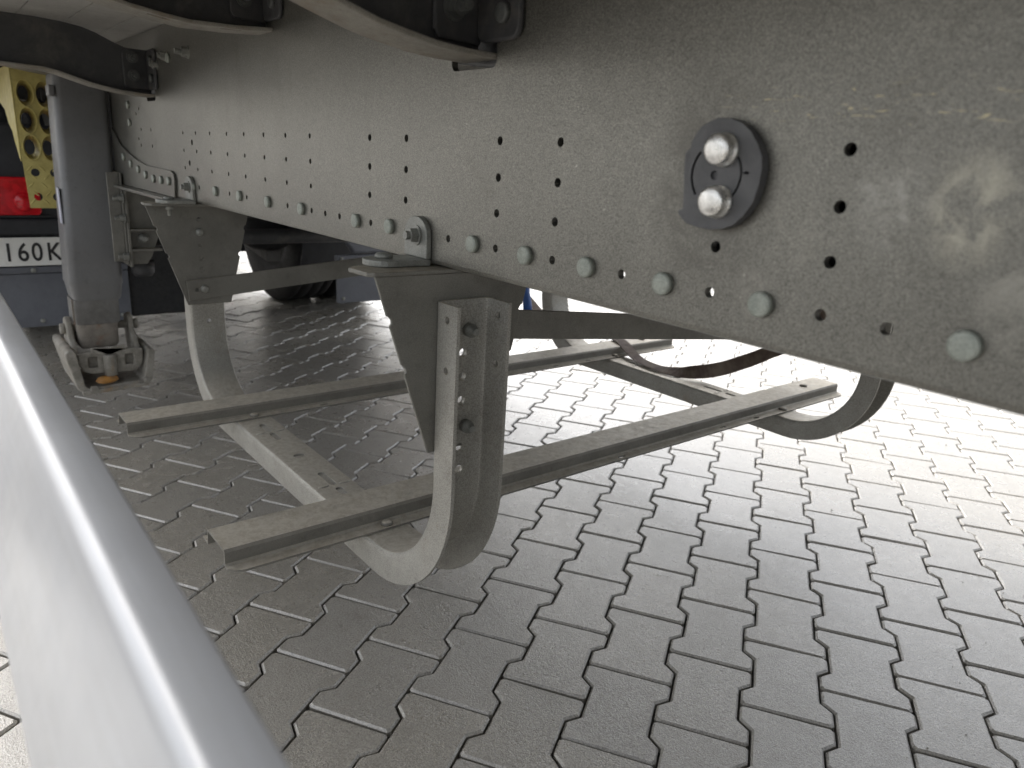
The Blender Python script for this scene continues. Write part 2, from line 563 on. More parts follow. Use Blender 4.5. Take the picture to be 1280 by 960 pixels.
def beam_poly(y, s):
    q = [(0, 1.156), (0, .7715), (.0018, .7668), (.0065, .765), (.085, .765), (.085, .773), (.0095, .773), (.008, .7745), (.008, 1.156)]
    return [(y + s * a, b) for a, b in q]
beam = add('chassis_beam', prism_me('chassis_beam', beam_poly(YB, 1), 'X', -4.7, 8.9), 'beam', trailer)
beam['label'] = 'near chassis beam with rows of drilled holes and bolt heads'
cuts = []
cols = [-.571, -.670, -.870, -.970, -1.172, -1.272, -1.373, -1.475, -1.575, -1.682, -1.782, -1.880]
for x in [-.271] + cols:
    for r, z in enumerate((.919, .880, .841)):
        cuts.append((x, z, .0048 if x > -1.0 else .0042))
for x in (-.222, -.271, -.371, -.472, -.571, -.669, -.766, -.867, -.967, -1.068, -1.119, -1.171, -1.272, -1.475, -1.575, -1.781):
    cuts.append((x, .802, .0046))
cuts += [(-.371, .840, .0048), (-1.813, .899, .0065), (-1.841, .853, .0065), (-2.313, .965, .0045), (-2.279, .978, .0045),
         (-2.271, .925, .0045), (-2.168, .924, .0045), (-2.305, .900, .004), (-2.284, .884, .0045), (-2.166, .884, .0045), (-.02, .919, .0048), (-.02, .880, .0048), (-.02, .841, .0048)]
specs = [('Y', (x, YB + .004, z), r, .012) for x, z, r in cuts]
for xs, zs in ((-.727, 1.0), (-2.14, 1.0), (.69, 1.0)):
    specs.append(prism_me('slot', rrect(xs - .042, xs + .044, zs - .006, zs + .024, .008), 'Y', YB - .01, YB + .018))
holes(beam, specs)

cap_me = lathe_me('bolt_cap', [(.0102, 0), (.0102, -.0045), (.0096, -.0058), (.0078, -.0064), (.002, -.0066)], 'Y', 20)
cap_me.materials.append(MAT['cap'])
for x in (-.171, -.320, -.420, -.518, -.613, -.711, -.909, -1.009, -1.208, -1.359, -1.511, -1.660, -1.817, -.07, .03):
    add('bolt_head', cap_me, None, beam, (x, YB, .802 + random.gauss(0, .0006)), (0, random.uniform(0, 3), 0))
# plastic disc with two bright bolts
dp = [(-.392, .9335), (-.384, .9375), (-.377, .940), (-.366, .9395), (-.355, .936), (-.346, .930), (-.338, .920), (-.3335, .912), (-.332, .903), (-.3325, .892),
      (-.3355, .878), (-.342, .868), (-.350, .860), (-.360, .8558), (-.371, .854), (-.385, .8545), (-.397, .857), (-.406, .864), (-.4055, .867), (-.4015, .868),
      (-.4025, .880), (-.4045, .895), (-.406, .912), (-.401, .917), (-.401, .921), (-.397, .928)]
disc = prism('plastic_disc', dp, 'Y', YB - .010, YB - .001, 'disc', beam, .0025)
arc = []
def arc_cut(cx, cz, r, a0, a1, wd):
    n = 12
    pts = [(cx + (r + wd) * math.cos(a0 + (a1 - a0) * k / n), cz + (r + wd) * math.sin(a0 + (a1 - a0) * k / n)) for k in range(n + 1)]
    pts += [(cx + (r - wd) * math.cos(a1 + (a0 - a1) * k / n), cz + (r - wd) * math.sin(a1 + (a0 - a1) * k / n)) for k in range(n + 1)]
    return prism_me('arc', pts, 'Y', YB - .014, YB - .004)
for cut_ in ([arc_cut(-.372, .897, .0245, math.radians(137), math.radians(222), .0011), arc_cut(-.372, .897, .0225, math.radians(-45), math.radians(40), .0010),
             prism_me('tick', [(-.3475, .8985), (-.3425, .8985), (-.3425, .9005), (-.3475, .9005)], 'Y', YB - .014, YB - .004)], [('Y', (-.3745, YB - .010, .8965), .0035, .003)]):
    holes(disc, cut_)
dome = lathe_me('dome_bolt', [(.0130, 0), (.0130, -.0028), (.0118, -.0032), (.0118, -.0112), (.0114, -.0122), (.0095, -.0131), (.005, -.0138), (.001, -.014)], 'Y', 24)
dome.materials.append(MAT['chrome'])
for z, x in ((.916, -.367), (.8765, -.3665)):
    add('bright_bolt', dome, None, beam, (x, YB - .010, z))
# gusset plate on the web beside the landing leg
gp = [(-2.62, .93), (-2.511, .880), (-2.42, .86), (-2.32, .843), (-2.228, .833), (-2.10, .831), (-1.985, .829), (-1.965, .822), (-1.958, .808), (-1.967, .7665), (-2.62, .7665)]
gus = prism('gusset_plate', gp, 'Y', YB - .0065, YB - .0005, 'beam', beam, .001)
box('gusset_flange', -2.62, -1.967, YB - .035, YB - .001, .7575, .7650, 'beam', beam, .001)
for x, z in ((-2.471, .847), (-2.389, .831), (-2.304, .819), (-2.227, .808), (-2.146, .802), (-2.070, .803), (-1.999, .804)):
    add('bolt_head', cap_me, None, beam, (x, YB - .0065, z))
for x, z in ((-2.389, .990), (-2.388, .943)):
    add('bolt_head', cap_me, None, beam, (x, YB, z))

def bolt_mesh(name, r, head, shank_r, shank, seg=6):
    """hex nut with protruding threaded end, pointing to -Y"""
    bm = bmesh.new()
    def cone(r1, d, y, sg):
        bmesh.ops.create_cone(bm, cap_ends=True, segments=sg, radius1=r1, radius2=r1, depth=d, matrix=Matrix.Translation((0, y, 0)) @ Matrix.Rotation(PI / 2, 4, 'X'))
    cone(r * 1.3, .002, -.001, 20)
    cone(r, head, -.002 - head / 2, seg)
    cone(shank_r, shank, -.002 - head - shank / 2 + .0003, 12)
    me = bpy.data.meshes.new(name)
    bm.to_mesh(me)
    bm.free()
    me.materials.append(MAT['bolt'])
    return me
dstud_me = bolt_mesh('stud_nut_dark', .0105, .012, .006, .014)
dstud_me.materials.clear()
dstud_me.materials.append(MAT['dull'])
dcap_me = cap_me.copy()
dcap_me.materials.clear()
dcap_me.materials.append(MAT['dull'])
nut_me = bolt_mesh('nut', .0098, .010, .0055, .006)
stud_me = bolt_mesh('stud_nut', .0105, .012, .006, .014)

box('hole_light_block', -3.0, 8.0, .548, .60, .822, .99, 'black', trailer, .004)  # added unseen dark box, keeps light from showing through the web's holes
# far chassis beam, mirrored about the trailer's centre line
fb = add('chassis_beam', prism_me('chassis_beam_far', beam_poly(2 * YC - YB, -1), 'X', -4.7, 8.9), 'beam', trailer)
fb['label'] = 'far chassis beam across the underside'

# cross members with curved lower edges
LOW = [(.515, 1.003), (.48, 1.0035), (.443, 1.006), (.41, 1.011), (.378, 1.0165), (.337, 1.028), (.31, 1.036), (.28, 1.041), (.2, 1.043), (-.05, 1.046)]
TOP = [(.515, 1.108), (.462, 1.113), (.436, 1.122), (.40, 1.138), (.37, 1.147), (.33, 1.152), (.278, 1.155), (-.05, 1.1555)]
LOW1 = [(.515, 1.084), (.45, 1.079), (.383, 1.077), (.342, 1.081), (.297, 1.087), (.25, 1.096), (.2, 1.105), (.1, 1.112), (-.05, 1.115)]
TOP1 = [(.515, 1.154), (.278, 1.155), (-.05, 1.1555)]
def flange_me(low, x0, x1, t):
    v, f = [], []
    for y, z in low:
        v += [(x0, y, z), (x1, y, z), (x1, y, z + t), (x0, y, z + t)]
    n = len(low)
    for i in range(n - 1):
        for k in range(4):
            k2 = (k + 1) % 4
            f.append((i * 4 + k, i * 4 + k2, i * 4 + 4 + k2, i * 4 + 4 + k))
    f += [(0, 1, 2, 3), tuple(4 * n - 4 + k for k in range(4))]
    return pyd('lower_flange', v, f)
def outrigger(xc, low, top, kind):
    poly = [(y, z + .004) for y, z in low] + top[::-1]
    wb = prism('outrigger', poly, 'X', xc - .003, xc + .003, 'dark', trailer, 0)
    lw = [(.522, low[0][1])] + low if kind == 0 else low
    fl = add('lower_flange', flange_me(lw, xc - .034, xc + .034, .006), 'flange', wb)
    bev(fl, .0015)
    y1 = YB - .0008
    z0 = low[0][1] + .014
    zt = 1.112 if kind == 0 else 1.154
    # angle cleat: one leg on the outrigger, the other on the beam's web
    ya = .452
    la = [(ya + .006, z0 + .001), (ya, z0 + .01), (ya, zt - .012), (ya + .012, zt), (y1, zt), (y1, z0)]
    prism('cleat', la, 'X', xc + .0035, xc + .0105, 'dark', wb, .003)
    prism('cleat_leg', rrect(xc + .011, xc + .085, z0 + .001, zt, .014), 'Y', y1 - .0075, y1, 'dark', wb, .003)
    for z in (z0 + .033, z0 + .075):
        if z < zt - .01:
            add('stud_bolt', dstud_me, None, wb, (xc + .0105, .476, z), (0, 0, PI / 2))
            add('bolt_head', dcap_me, None, wb, (xc + .060, y1 - .0075, z - .006))
    # the cross member carries on between the beams
    prism('cross_member', [(YB + .0095, z0 - .008), (2 * YC - YB - .0095, z0 - .008), (2 * YC - YB - .0095, 1.152), (YB + .0095, 1.152)], 'X', xc - .05, xc + .055, 'dark', wb, 0)
    return wb
outrigger(-.722, LOW, TOP, 0)
o1 = outrigger(-1.345, LOW1, TOP1, 1)
outrigger(-2.14, LOW, TOP, 0)
outrigger(.69, LOW, TOP, 0)
outrigger(.07, LOW1, TOP1, 1)
outrigger(-2.85, LOW1, TOP1, 1)
outrigger(-3.56, LOW, TOP, 0)
fl1 = [c for c in o1.children if c.name.startswith('lower_flange')][0]
holes(fl1, [slot_me('Z', (-1.327, y, 1.08), .012, .005, 'Y', .03) for y in (.34, .45)])
# small bolt pair on the web under the floor
add('stud_bolt', stud_me, None, beam, (-1.80, YB, 1.085))
add('bolt_head', cap_me, None, beam, (-1.95, YB, 1.083))
for (x, z) in ((-1.98, 1.09), (-2.06, 1.075)):
    add('stud_bolt', nut_me, None, beam, (x, YB, z))

# floor boards running along the trailer
bd = prism_me('floor_board', [(-.0485, 1.1575), (.0485, 1.1575), (.0485, 1.185), (-.0485, 1.185)], 'X', -4.7, 8.9)
bd.materials.append(MAT['floor'])
for k in range(24):
    add('floor_board', bd, None, trailer, (0, -.005 + k * .1, random.uniform(0, .002)))
box('side_rail', -4.7, 8.9, -.072, -.063, 1.14, 1.26, 'guard', trailer, .004)
box('side_rail', -4.7, 8.9, 2.353, 2.362, 1.14, 1.26, 'guard', trailer, .004)
box('side_wall', -4.7, 8.9, -.06, -.03, 1.262, 3.9, 'wall', trailer, .01)
box('side_wall', -4.7, 8.9, 2.32, 2.35, 1.262, 3.9, 'wall', trailer, .01)
box('roof', -4.7, 8.9, -.06, 2.35, 3.902, 3.95, 'wall', trailer, .01)

# side guard rail just below the camera
gpoly = [(.0742, .6960), (.0735, .6982), (.0715, .6992), (.0530, .6990), (.0500, .6985), (.0473, .6974), (.0450, .6957), (.0432, .6932), (.0418, .6895), (.007, .602), (.0075, .597), (.011, .595), (.0715, .595), (.0742, .598)]
gr = prism('side_guard_rail', gpoly, 'X', -3.2, 5.2, 'guard', trailer, 0)
gr['label'] = 'bright aluminium side guard rail blurred in the left foreground'
for p in gr.data.polygons:
    p.use_smooth = len(p.vertices) == 4
gr.data.set_sharp_from_angle(angle=math.radians(50))

# landing leg
def sq_tube_me(name, xc, yc, secs, r=.022):
    """stack of rounded square sections (z, half width)"""
    v, f = [], []
    n = None
    for sec in secs:
        z, h, dy = (*sec, 0)[:3]
        q = rrect(-h, h, -h, h, min(r, h * .35))
        n = len(q)
        v += [(xc + a, yc + dy + b, z) for a, b in q]
    for i in range(len(secs) - 1):
        for k in range(n):
            k2 = (k + 1) % n
            f.append((i * n + k, i * n + k2, (i + 1) * n + k2, (i + 1) * n + k))
    f += [tuple(range(n - 1, -1, -1)), tuple(range((len(secs) - 1) * n, len(secs) * n))]
    me = pyd(name, v, f, True)
    me.set_sharp_from_angle(angle=math.radians(40))
    return me

def leg(dy, sgn):
    """landing leg; sgn -1 mirrors it about the trailer's centre line"""
    yc = .422
    lg = add('landing_leg', sq_tube_me('landing_leg', -2.672, yc, [(.402, .066), (.412, .069), (.447, .0735), (.457, .0765), (.470, .0755), (1.06, .071, .0135), (1.068, .069, .0135)]), 'leg', trailer)
    lt = add('lower_tube', sq_tube_me('lower_tube', -2.672, yc - .006, [(.325, .064), (.333, .066), (.403, .066)]), 'axle', lg)
    add('inner_tube', sq_tube_me('inner_tube', -2.672, yc - .008, [(.245, .052), (.255, .058), (.326, .06)]), 'rust', lg)
    box('drain_strip', -2.602, -2.598, .344, .350, .33, .41, 'rust', lg, 0)
    # end hinge on the upper left corner
    box('pull_lug', -2.66, -2.60, .352, .367, 1.005, 1.035, 'leg', lg, .003)
    # sticker
    box('sticker', -2.66, -2.612, .3488, .3500, .64, .745, 'sticker', lg, 0)
    box('sticker_line', -2.618, -2.614, .3482, .3490, .64, .75, 'ink', lg, 0)
    # foot yoke
    fy = [(.338, .245), (.338, .212), (.352, .185), (.375, .176), (.408, .176), (.412, .20), (.440, .20), (.444, .174), (.495, .172), (.515, .184), (.524, .205), (.526, .245), (.50, .249), (.40, .249)]
    yk = prism('foot_yoke', fy, 'X', -2.572, -2.556, 'foot', lg, .004)
    holes(yk, [prism_me('w', rrect(.366, .392, .196, .230, .004), 'X', -2.6, -2.5), prism_me('w', rrect(.472, .496, .196, .230, .004), 'X', -2.6, -2.5)])
    box('yoke_backing', -2.60, -2.574, .352, .512, .19, .242, 'foot', lg, .004)
    for (y0, y1) in ((.328, .346), (.506, .523)):
        arm = [(-2.575, .242), (-2.575, .215), (-2.70, .215), (-2.72, .30), (-2.70, .335), (-2.672, .345), (-2.648, .335), (-2.64, .30)]
        prism('yoke_arm', arm, 'Y', y0, y1, 'foot', lg, .005)
    add('pivot_pin', lathe_me('pivot_pin', [(.012, -.115), (.017, -.114), (.017, -.1), (.013, -.098), (.013, .1), (.017, .102), (.017, .112), (.012, .113)], 'Y', 16), 'foot', lg, (-2.672, .428, .305))
    add('boss', lathe_me('boss', [(.019, .0), (.019, .065), (.015, .068)], 'Z', 16), 'foot', lg, (-2.553, .426, .168))
    prism('yoke_lip', [(.375, .252), (.378, .262), (.42, .258), (.424, .242), (.43, .26), (.475, .263), (.478, .25), (.43, .236), (.40, .236)], 'X', -2.562, -2.552, 'foot', lg, .002)
    # pan with turned up ends
    pan = [(.312, .264), (.303, .257), (.302, .246), (.325, .140), (.340, .125), (.528, .131), (.543, .148), (.556, .240), (.549, .249), (.536, .245), (.520, .160), (.508, .146), (.356, .139), (.346, .147), (.331, .255), (.325, .264)]
    pn = prism('foot_pan', pan, 'X', -2.79, -2.525, 'foot', lg, .004)
    prism('pan_lip', [(.335, .121), (.528, .128), (.529, .142), (.503, .138), (.496, .141), (.382, .136), (.378, .147), (.36, .147), (.358, .135), (.335, .136)], 'X', -2.527, -2.515, 'foot', lg, .003)
    add('pan_bolt', lathe_me('pan_bolt', [(.010, 0), (.010, .008), (.006, .010)], 'X', 12), 'foot', lg, (-2.519, .522, .146))
    # mounting flange and bolts
    fm = box('mounting_flange', -2.69, -2.512, .4965, .5030, .525, .80, 'bracket', lg, .002)
    box('gap_light_block', -2.70, -2.615, .4965, .5125, .803, 1.05, 'dark', lg, .002)  # added dark filler, keeps light out of the gap beside the leg
    angle = box('mounting_angle', -2.522, -2.515, .462, .4960, .535, .80, 'bracket', lg, .002)
    for z in (.726, .667, .551):
        add('mounting_bolt', stud_me, None, lg, (-2.505, .500, z))
    box('hanger_plate', -2.69, -2.505, .5035, .5120, .518, .756, 'bracket', lg, .002)
    hp = [(.5125, .756), (.64, .756), (.64, .72), (.575, .545), (.56, .522), (.5125, .522)]
    prism('hanger_gusset', hp, 'X', -2.545, -2.538, 'bracket', lg, .0015)
    box('hanger_shelf', -2.540, -2.505, .5125, .60, .628, .634, 'bracket', lg, .0015)
    box('hanger_shelf', -2.540, -2.505, .5125, .60, .566, .573, 'bracket', lg, .0015)
    add('hanger_bolt', lathe_me('hanger_bolt', [(.016, 0), (.016, .012), (.009, .013), (.009, .026), (.007, .028)], 'X', 12), 'bolt', lg, (-2.538, .552, .603))
    add('damper', lathe_me('damper', [(.026, 0), (.034, .012), (.036, .05)], 'Z', 16), 'dark', lg, (-2.60, .558, .475))
    return lg
near_leg = leg(0, 1)
near_leg['label'] = 'grey square landing leg with a raised rusty foot'
fl = copy_tree(near_leg, 0)
par(fl, trailer)
fl.location = (0, 2 * YC, 0)
fl.scale = (1, -1, 1)
fl['label'] = 'far landing leg'
tb = add('cross_shaft', tube_me('cross_shaft', [(-2.66, .50, .588), (-2.66, 1.79, .588)], .027, 14), 'dark', trailer)
box('cross_brace', -2.63, -2.60, .64, 1.66, .66, .71, 'dark', trailer, .003)

# ------------------------------------------------------------------ carrier frame hanging under the trailer
YH = .546
carrier = thing('pallet_carrier', 'galvanised carrier frame of hoops and hat rails hanging below the beams', 'carrier frame', (-1.33, YC, .25))
XA, XB, ZH, RH, ZT = -.775, -1.882, .300, .165, .723

def hoop_me():
    path = []           # x, z, outward normal
    N = 14
    for z in (ZT, .66, .58, .5):
        path.append((XA, z, 1, 0))
    for k in range(N + 1):
        a = PI / 2 * k / N
        path.append((XA - RH + RH * math.cos(a), ZH + RH - RH * math.sin(a), math.cos(a), -math.sin(a)))
    for k in range(N + 1):
        a = PI / 2 * k / N
        path.append((XB + RH - RH * math.sin(a), ZH + RH - RH * math.cos(a), -math.sin(a), -math.cos(a)))
    for z in (.5, .58, .66, ZT):
        path.append((XB, z, -1, 0))
    pro = [(-.0425, .050), (-.0425, .010), (-.0415, .005), (-.0385, .0015), (-.033, 0), (.033, 0), (.0385, .0015), (.0415, .005), (.0425, .010), (.0425, .050),
           (.0375, .050), (.0375, .011), (.0355, .007), (.032, .005), (-.032, .005), (-.0355, .007), (-.0375, .011), (-.0375, .050)]
    n = len(pro)
    v, f = [], []
    for x, z, nx, nz in path:
        v += [(x + nx * d, YH + y, z + nz * d) for y, d in pro]
    for i in range(len(path) - 1):
        for k in range(n):
            k2 = (k + 1) % n
            f.append((i * n + k, i * n + k2, (i + 1) * n + k2, (i + 1) * n + k))
    f += [tuple(range(n)), tuple(range((len(path) - 1) * n, len(path) * n))]
    me = pyd('hoop', v, f)
    return me
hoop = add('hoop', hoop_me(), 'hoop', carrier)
sp = []
for z in (.651, .618, .584, .516, .483):
    sp.append(('X', (XA + .002, YH, z), .0062, .012))
for x in (XA + .028,):
    for z in (.703, .637):
        sp.append(('Y', (x, YH, z), .005, .08))
sp += [('X', (XB - .002, YH, .47), .006, .012),
       slot_me('Z', (-1.518, YH, .3), .020, .0065, 'X', .02), slot_me('Z', (-1.460, YH, .3), .016, .0065, 'X', .02), ('Z', (-1.334, YH, .3), .011, .02),
       slot_me('Z', (-1.203, YH, .3), .026, .0065, 'X', .02), slot_me('Z', (-1.141, YH, .3), .010, .0065, 'X', .02)]
holes(hoop, sp)
hoop.data.set_sharp_from_angle(angle=math.radians(30))
for p in hoop.data.polygons:
    p.use_smooth = True

# pressed ribs beside the slots are the raised ears on the web
ear_me = lathe_me('pressed_ear', [(.010, 0), (.009, .0012), (.005, .002), (.001, .0022)], 'Z', 12)
ear_me.materials.append(MAT['hoop'])
for x in (-1.489, -1.172):
    for s in (-1, 1):
        o = add('pressed_ear', ear_me, None, hoop, (x, YH + s * .021, ZH))
        o.scale = (.5, 1.1, 1)

def notch_poly(flip):
    """bracket plate in Y,Z with two half round notches on each slanting edge"""
    y0, y1, b0, b1 = -.128, .114, -.048, .056
    z0, z1 = .7570, .515
    left = []
    def yl(z):
        return y0 + (b0 - y0) * (z0 - z) / (z0 - z1)
    left.append((y0, z0))
    for zn in (.702, .637):
        for k in range(7):
            a = PI / 2 - PI * k / 6
            zz = zn + .0062 * math.sin(a)
            left.append((yl(zz) + .0045 * math.cos(a), zz))
    left.append((b0, z1))
    def yr(z):
        return y1 + (b1 - y1) * (z0 - z) / (z0 - z1)
    rt = [(b1, z1)]
    for zn in (.637, .702):
        for k in range(7):
            a = -PI / 2 + PI * k / 6
            zz = zn + .0062 * math.sin(a)
            rt.append((yr(zz) - .0045 * math.cos(a), zz))
    rt.append((y1, z0))
    return [(YH + y, z) for y, z in left + rt]

round_me = lathe_me('round_head', [(.0095, 0), (.0095, .003), (.008, .0055), (.004, .007), (.001, .0073)], 'X', 16)
round_me.materials.append(MAT['bolt'])
zround_me = lathe_me('rail_bolt', [(.0105, 0), (.0105, .0025), (.0085, .005), (.004, .0064), (.001, .0067)], 'Z', 16)
zround_me.materials.append(MAT['rail'])
xnut_me = lathe_me('inside_nut', [(.0092, 0), (.0092, .010), (.0055, .0105), (.0055, .018), (.0045, .0195)], 'X', 14)
xnut_me.materials.append(MAT['bolt'])
znut_me = lathe_me('hanging_nut', [(.009, 0), (.009, -.009), (.005, -.0095), (.005, -.022), (.004, -.023)], 'Z', 12)
znut_me.materials.append(MAT['bolt'])

def bracket(x, s):
    """s = +1: plate left of the hoop web (near end), -1: right of it; the top flange folds towards the inside"""
    xp = x - s * .0005
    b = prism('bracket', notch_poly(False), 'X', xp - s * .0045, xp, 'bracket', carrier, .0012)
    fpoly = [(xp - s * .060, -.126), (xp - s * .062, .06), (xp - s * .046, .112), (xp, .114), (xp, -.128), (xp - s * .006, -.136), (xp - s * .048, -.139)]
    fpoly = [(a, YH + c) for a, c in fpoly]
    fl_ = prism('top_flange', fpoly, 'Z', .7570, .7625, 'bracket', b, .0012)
    hs_ = [('X', (xp, YH - .01, z), .0052, .012) for z in (.722, .660, .629, .600)]
    holes(b, hs_ if s < 0 else [('X', (xp, YH, z), .0068, .012) for z in (.651, .618, .584)])
    for z in (.692, .553):
        if s < 0:
            add('bolt_head', round_me, None, b, (xp + .0045, YH - .01, z))
        else:
            pass
    if s > 0:
        for z in (.682, .547):
            add('inside_nut', xnut_me, None, b, (XA + .005, YH + .007, z))
    # clip tying the flange to the beam's web
    xc = xp - s * .055 if s > 0 else xp + .045
    prof = [(YB - .0005, .819), (YB - .0005, .7705), (YB - .006, .7632), (YB - .085, .7632), (YB - .085, .7712), (YB - .0115, .7712), (YB - .0085, .775), (YB - .0085, .819)]
    wx = .0275
    v, f = [], []
    # vertical leg with a rounded head and horizontal leg with a rounded end
    vleg = []
    for k in range(11):
        a = PI * k / 10
        vleg.append((xc + wx * math.cos(a), .802 + .022 * math.sin(a)))
    vleg += [(xc - wx, .7715), (xc + wx, .7715)]
    cl = prism('clip', vleg, 'Y', YB - .0085, YB - .0006, 'bolt', b, .0015)
    hleg = [(xc + wx, YB - .0006), (xc + wx, YB - .055)]
    for k in range(1, 10):
        a = PI * k / 10
        hleg.append((xc + wx * math.cos(a), YB - .055 - .026 * math.sin(a)))
    hleg += [(xc - wx, YB - .055), (xc - wx, YB - .0006)]
    prism('clip_foot', hleg, 'Z', .7628, .7711, 'bolt', b, .0015)
    add('clip_nut', nut_me, None, b, (xc + .004, YB - .0085, .800), (0, .4, 0))
    add('clip_bolt', lathe_me('clip_bolt', [(.0115, 0), (.0115, .0035), (.0095, .006), (.004, .0068)], 'Z', 18), 'bolt', b, (xc - .004, YB - .052, .7711))
    add('hanging_nut', znut_me, None, b, (xc - .004, YB - .052, .7570))
    return b
br2 = bracket(XA, 1)
br1 = bracket(XB, -1)
for src in (hoop, br1, br2):
    c = copy_tree(src, 0)
    par(c, carrier)
    c.location = (0, 1.198, 0) if src is hoop else (0, 2 * YC, 0)
    if src is not hoop:
        c.scale = (1, -1, 1)

def rail(x0, x1):
    t = .0035
    z0, z1 = ZH + .0006, ZH + .0285
    q = [(x0 - .024, z0), (x0 - .001, z0), (x0, z0 + .001), (x0 + t, z1 - t), (x1 - t, z1 - t), (x1 - t, z0 + .001), (x1 - .001, z0), (x1 + .025, z0),
         (x1 + .025, z0 + t), (x1 + .004, z0 + t), (x1, z0 + t + .003), (x1, z1 - .004), (x1 - .004, z1), (x0 + .004, z1), (x0, z1 - .004), (x0 - .0005, z0 + t + .003), (x0 - .004, z0 + t), (x0 - .024, z0 + t)]
    y0, y1 = .287, 2.05
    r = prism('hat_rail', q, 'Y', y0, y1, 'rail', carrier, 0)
    # rounded corners at the ends of the lower flange and a few slots along it
    xs = x1 + .025
    tri = []
    for yy, sg in ((y0, 1), (y1, -1)):
        tri.append(prism_me('corner', [(xs + .005, yy - sg * .005), (xs + .005, yy + sg * .022), (xs - .0005, yy + sg * .019), (xs - .006, yy + sg * .008), (xs - .017, yy - sg * .001), (xs - .02, yy - sg * .005)], 'Z', z0 - .01, z0 + .01))
    tri += [slot_me('Z', (x1 + .014, y, z0), .008, .0035, 'Y', .01) for y in (.72, 1.12, 1.48, 1.62)]
    holes(r, tri)
    for y in (YH, YH + 1.198):
        add('rail_bolt', zround_me, None, r, (x1 + .012, y + .003, z0 + t))
    add('rail_bolt', zround_me, None, r, ((x0 + x1) / 2, 1.93, z1))
    return r
rail(-1.071, -.989)
rail(-1.690, -1.608)

def bar(xc, y0, z0, y1, z1, h):
    """flat tie bar in the plane X = xc"""
    d = Vector((y1 - y0, z1 - z0)).normalized()
    n = Vector((-d.y, d.x)) * h / 2
    p = [(y0 - n.x, z0 - n.y), (y1 - n.x, z1 - n.y), (y1 + n.x, z1 + n.y), (y0 + n.x, z0 + n.y)]
    return prism('tie_bar', p, 'X', xc, xc + .005, 'bracket', carrier, .001)
b1 = bar(XB + .0055, .498, .5505, 1.79, .662, .050)
add('bolt_head', round_me, None, b1, (XB + .0105, .537, .554))
hb = holes(b1, [('X', (XB + .008, .520, .553), .005, .01)])
b2 = bar(XA - .0110, .50, .6935, 1.79, .556, .042)

# ------------------------------------------------------------------ loose things
def strap():
    pts = [((-2.62, 2.04, .50), (.3, .9, .1)), ((-2.45, 1.98, .42), (.3, .9, .1)), ((-2.25, 1.92, .355), (.2, .95, .1)), ((-2.08, 1.87, .320), (.15, .98, .1)), ((-1.90, 1.86, .318), (.1, 1, .1)), ((-1.77, 1.858, .337), (.15, .98, 0)), ((-1.70, 1.842, .3345), (.3, .95, 0)),
           ((-1.64, 1.822, .3335), (.3, .95, 0)), ((-1.585, 1.795, .325), (.3, .97, 0)), ((-1.51, 1.765, .311), (.2, .98, 0)), ((-1.42, 1.748, .309), (.1, 1, .1)), ((-1.35, 1.75, .313), (-.1, .9, .45)), ((-1.30, 1.765, .322), (-.2, .6, .8)), ((-1.265, 1.80, .330), (-.25, .3, .92)),
           ((-1.245, 1.85, .338), (-.3, .12, .95)), ((-1.225, 1.895, .352), (-.3, .1, .95)), ((-1.195, 1.925, .372), (-.45, .2, .8)), ((-1.155, 1.935, .40), (-.8, .2, .5)), ((-1.10, 1.93, .44), (-.9, .1, .3)), ((-1.0, 1.9, .55), (-.9, 0, .35)), ((-.93, 1.85, .76), (-1, 0, .1))]
    v, f = [], []
    P = [Vector(a) for a, b in pts]
    Wd = [Vector(b).normalized() for a, b in pts]
    cv = []
    for i in range(len(P) - 1):
        a0, a1, a2, a3 = P[max(i - 1, 0)], P[i], P[i + 1], P[min(i + 2, len(P) - 1)]
        for k in range(4):
            t = k / 4
            q = .5 * ((2 * a1) + (a2 - a0) * t + (2 * a0 - 5 * a1 + 4 * a2 - a3) * t * t + (3 * a1 - a0 - 3 * a2 + a3) * t ** 3)
            cv.append((q, Wd[i].lerp(Wd[i + 1], t).normalized()))
    cv.append((P[-1], Wd[-1]))
    for i, (q, wd) in enumerate(cv):
        tg = (cv[min(i + 1, len(cv) - 1)][0] - cv[max(i - 1, 0)][0]).normalized()
        wd = (wd - tg * wd.dot(tg)).normalized()
        n = tg.cross(wd) * .0012
        for s, e in ((-1, -1), (1, -1), (1, 1), (-1, 1)):
            v.append(q + wd * .021 * s + n * e)
    for i in range(len(cv) - 1):
        for k in range(4):
            k2 = (k + 1) % 4
            f.append((i * 4 + k, i * 4 + k2, i * 4 + 4 + k2, i * 4 + 4 + k))
    f += [(0, 1, 2, 3), tuple(len(v) - 4 + k for k in range(4))]
    return tag(add('lashing_strap', pyd('lashing_strap', v, f, False), 'strap'), 'brown webbing strap slung loosely over the far end of the carrier frame', 'strap')
strap()

hose = tag(add('air_hose', tube_me('air_hose', [(-2.12, 1.80, .352), (-2.125, 1.80, .38), (-2.14, 1.80, .42), (-2.15, 1.80, .5), (-2.16, 1.79, .62), (-2.17, 1.78, .77)], .0175, 12), 'blue'),
           'blue hose end hanging beyond the chassis beam', 'hose')

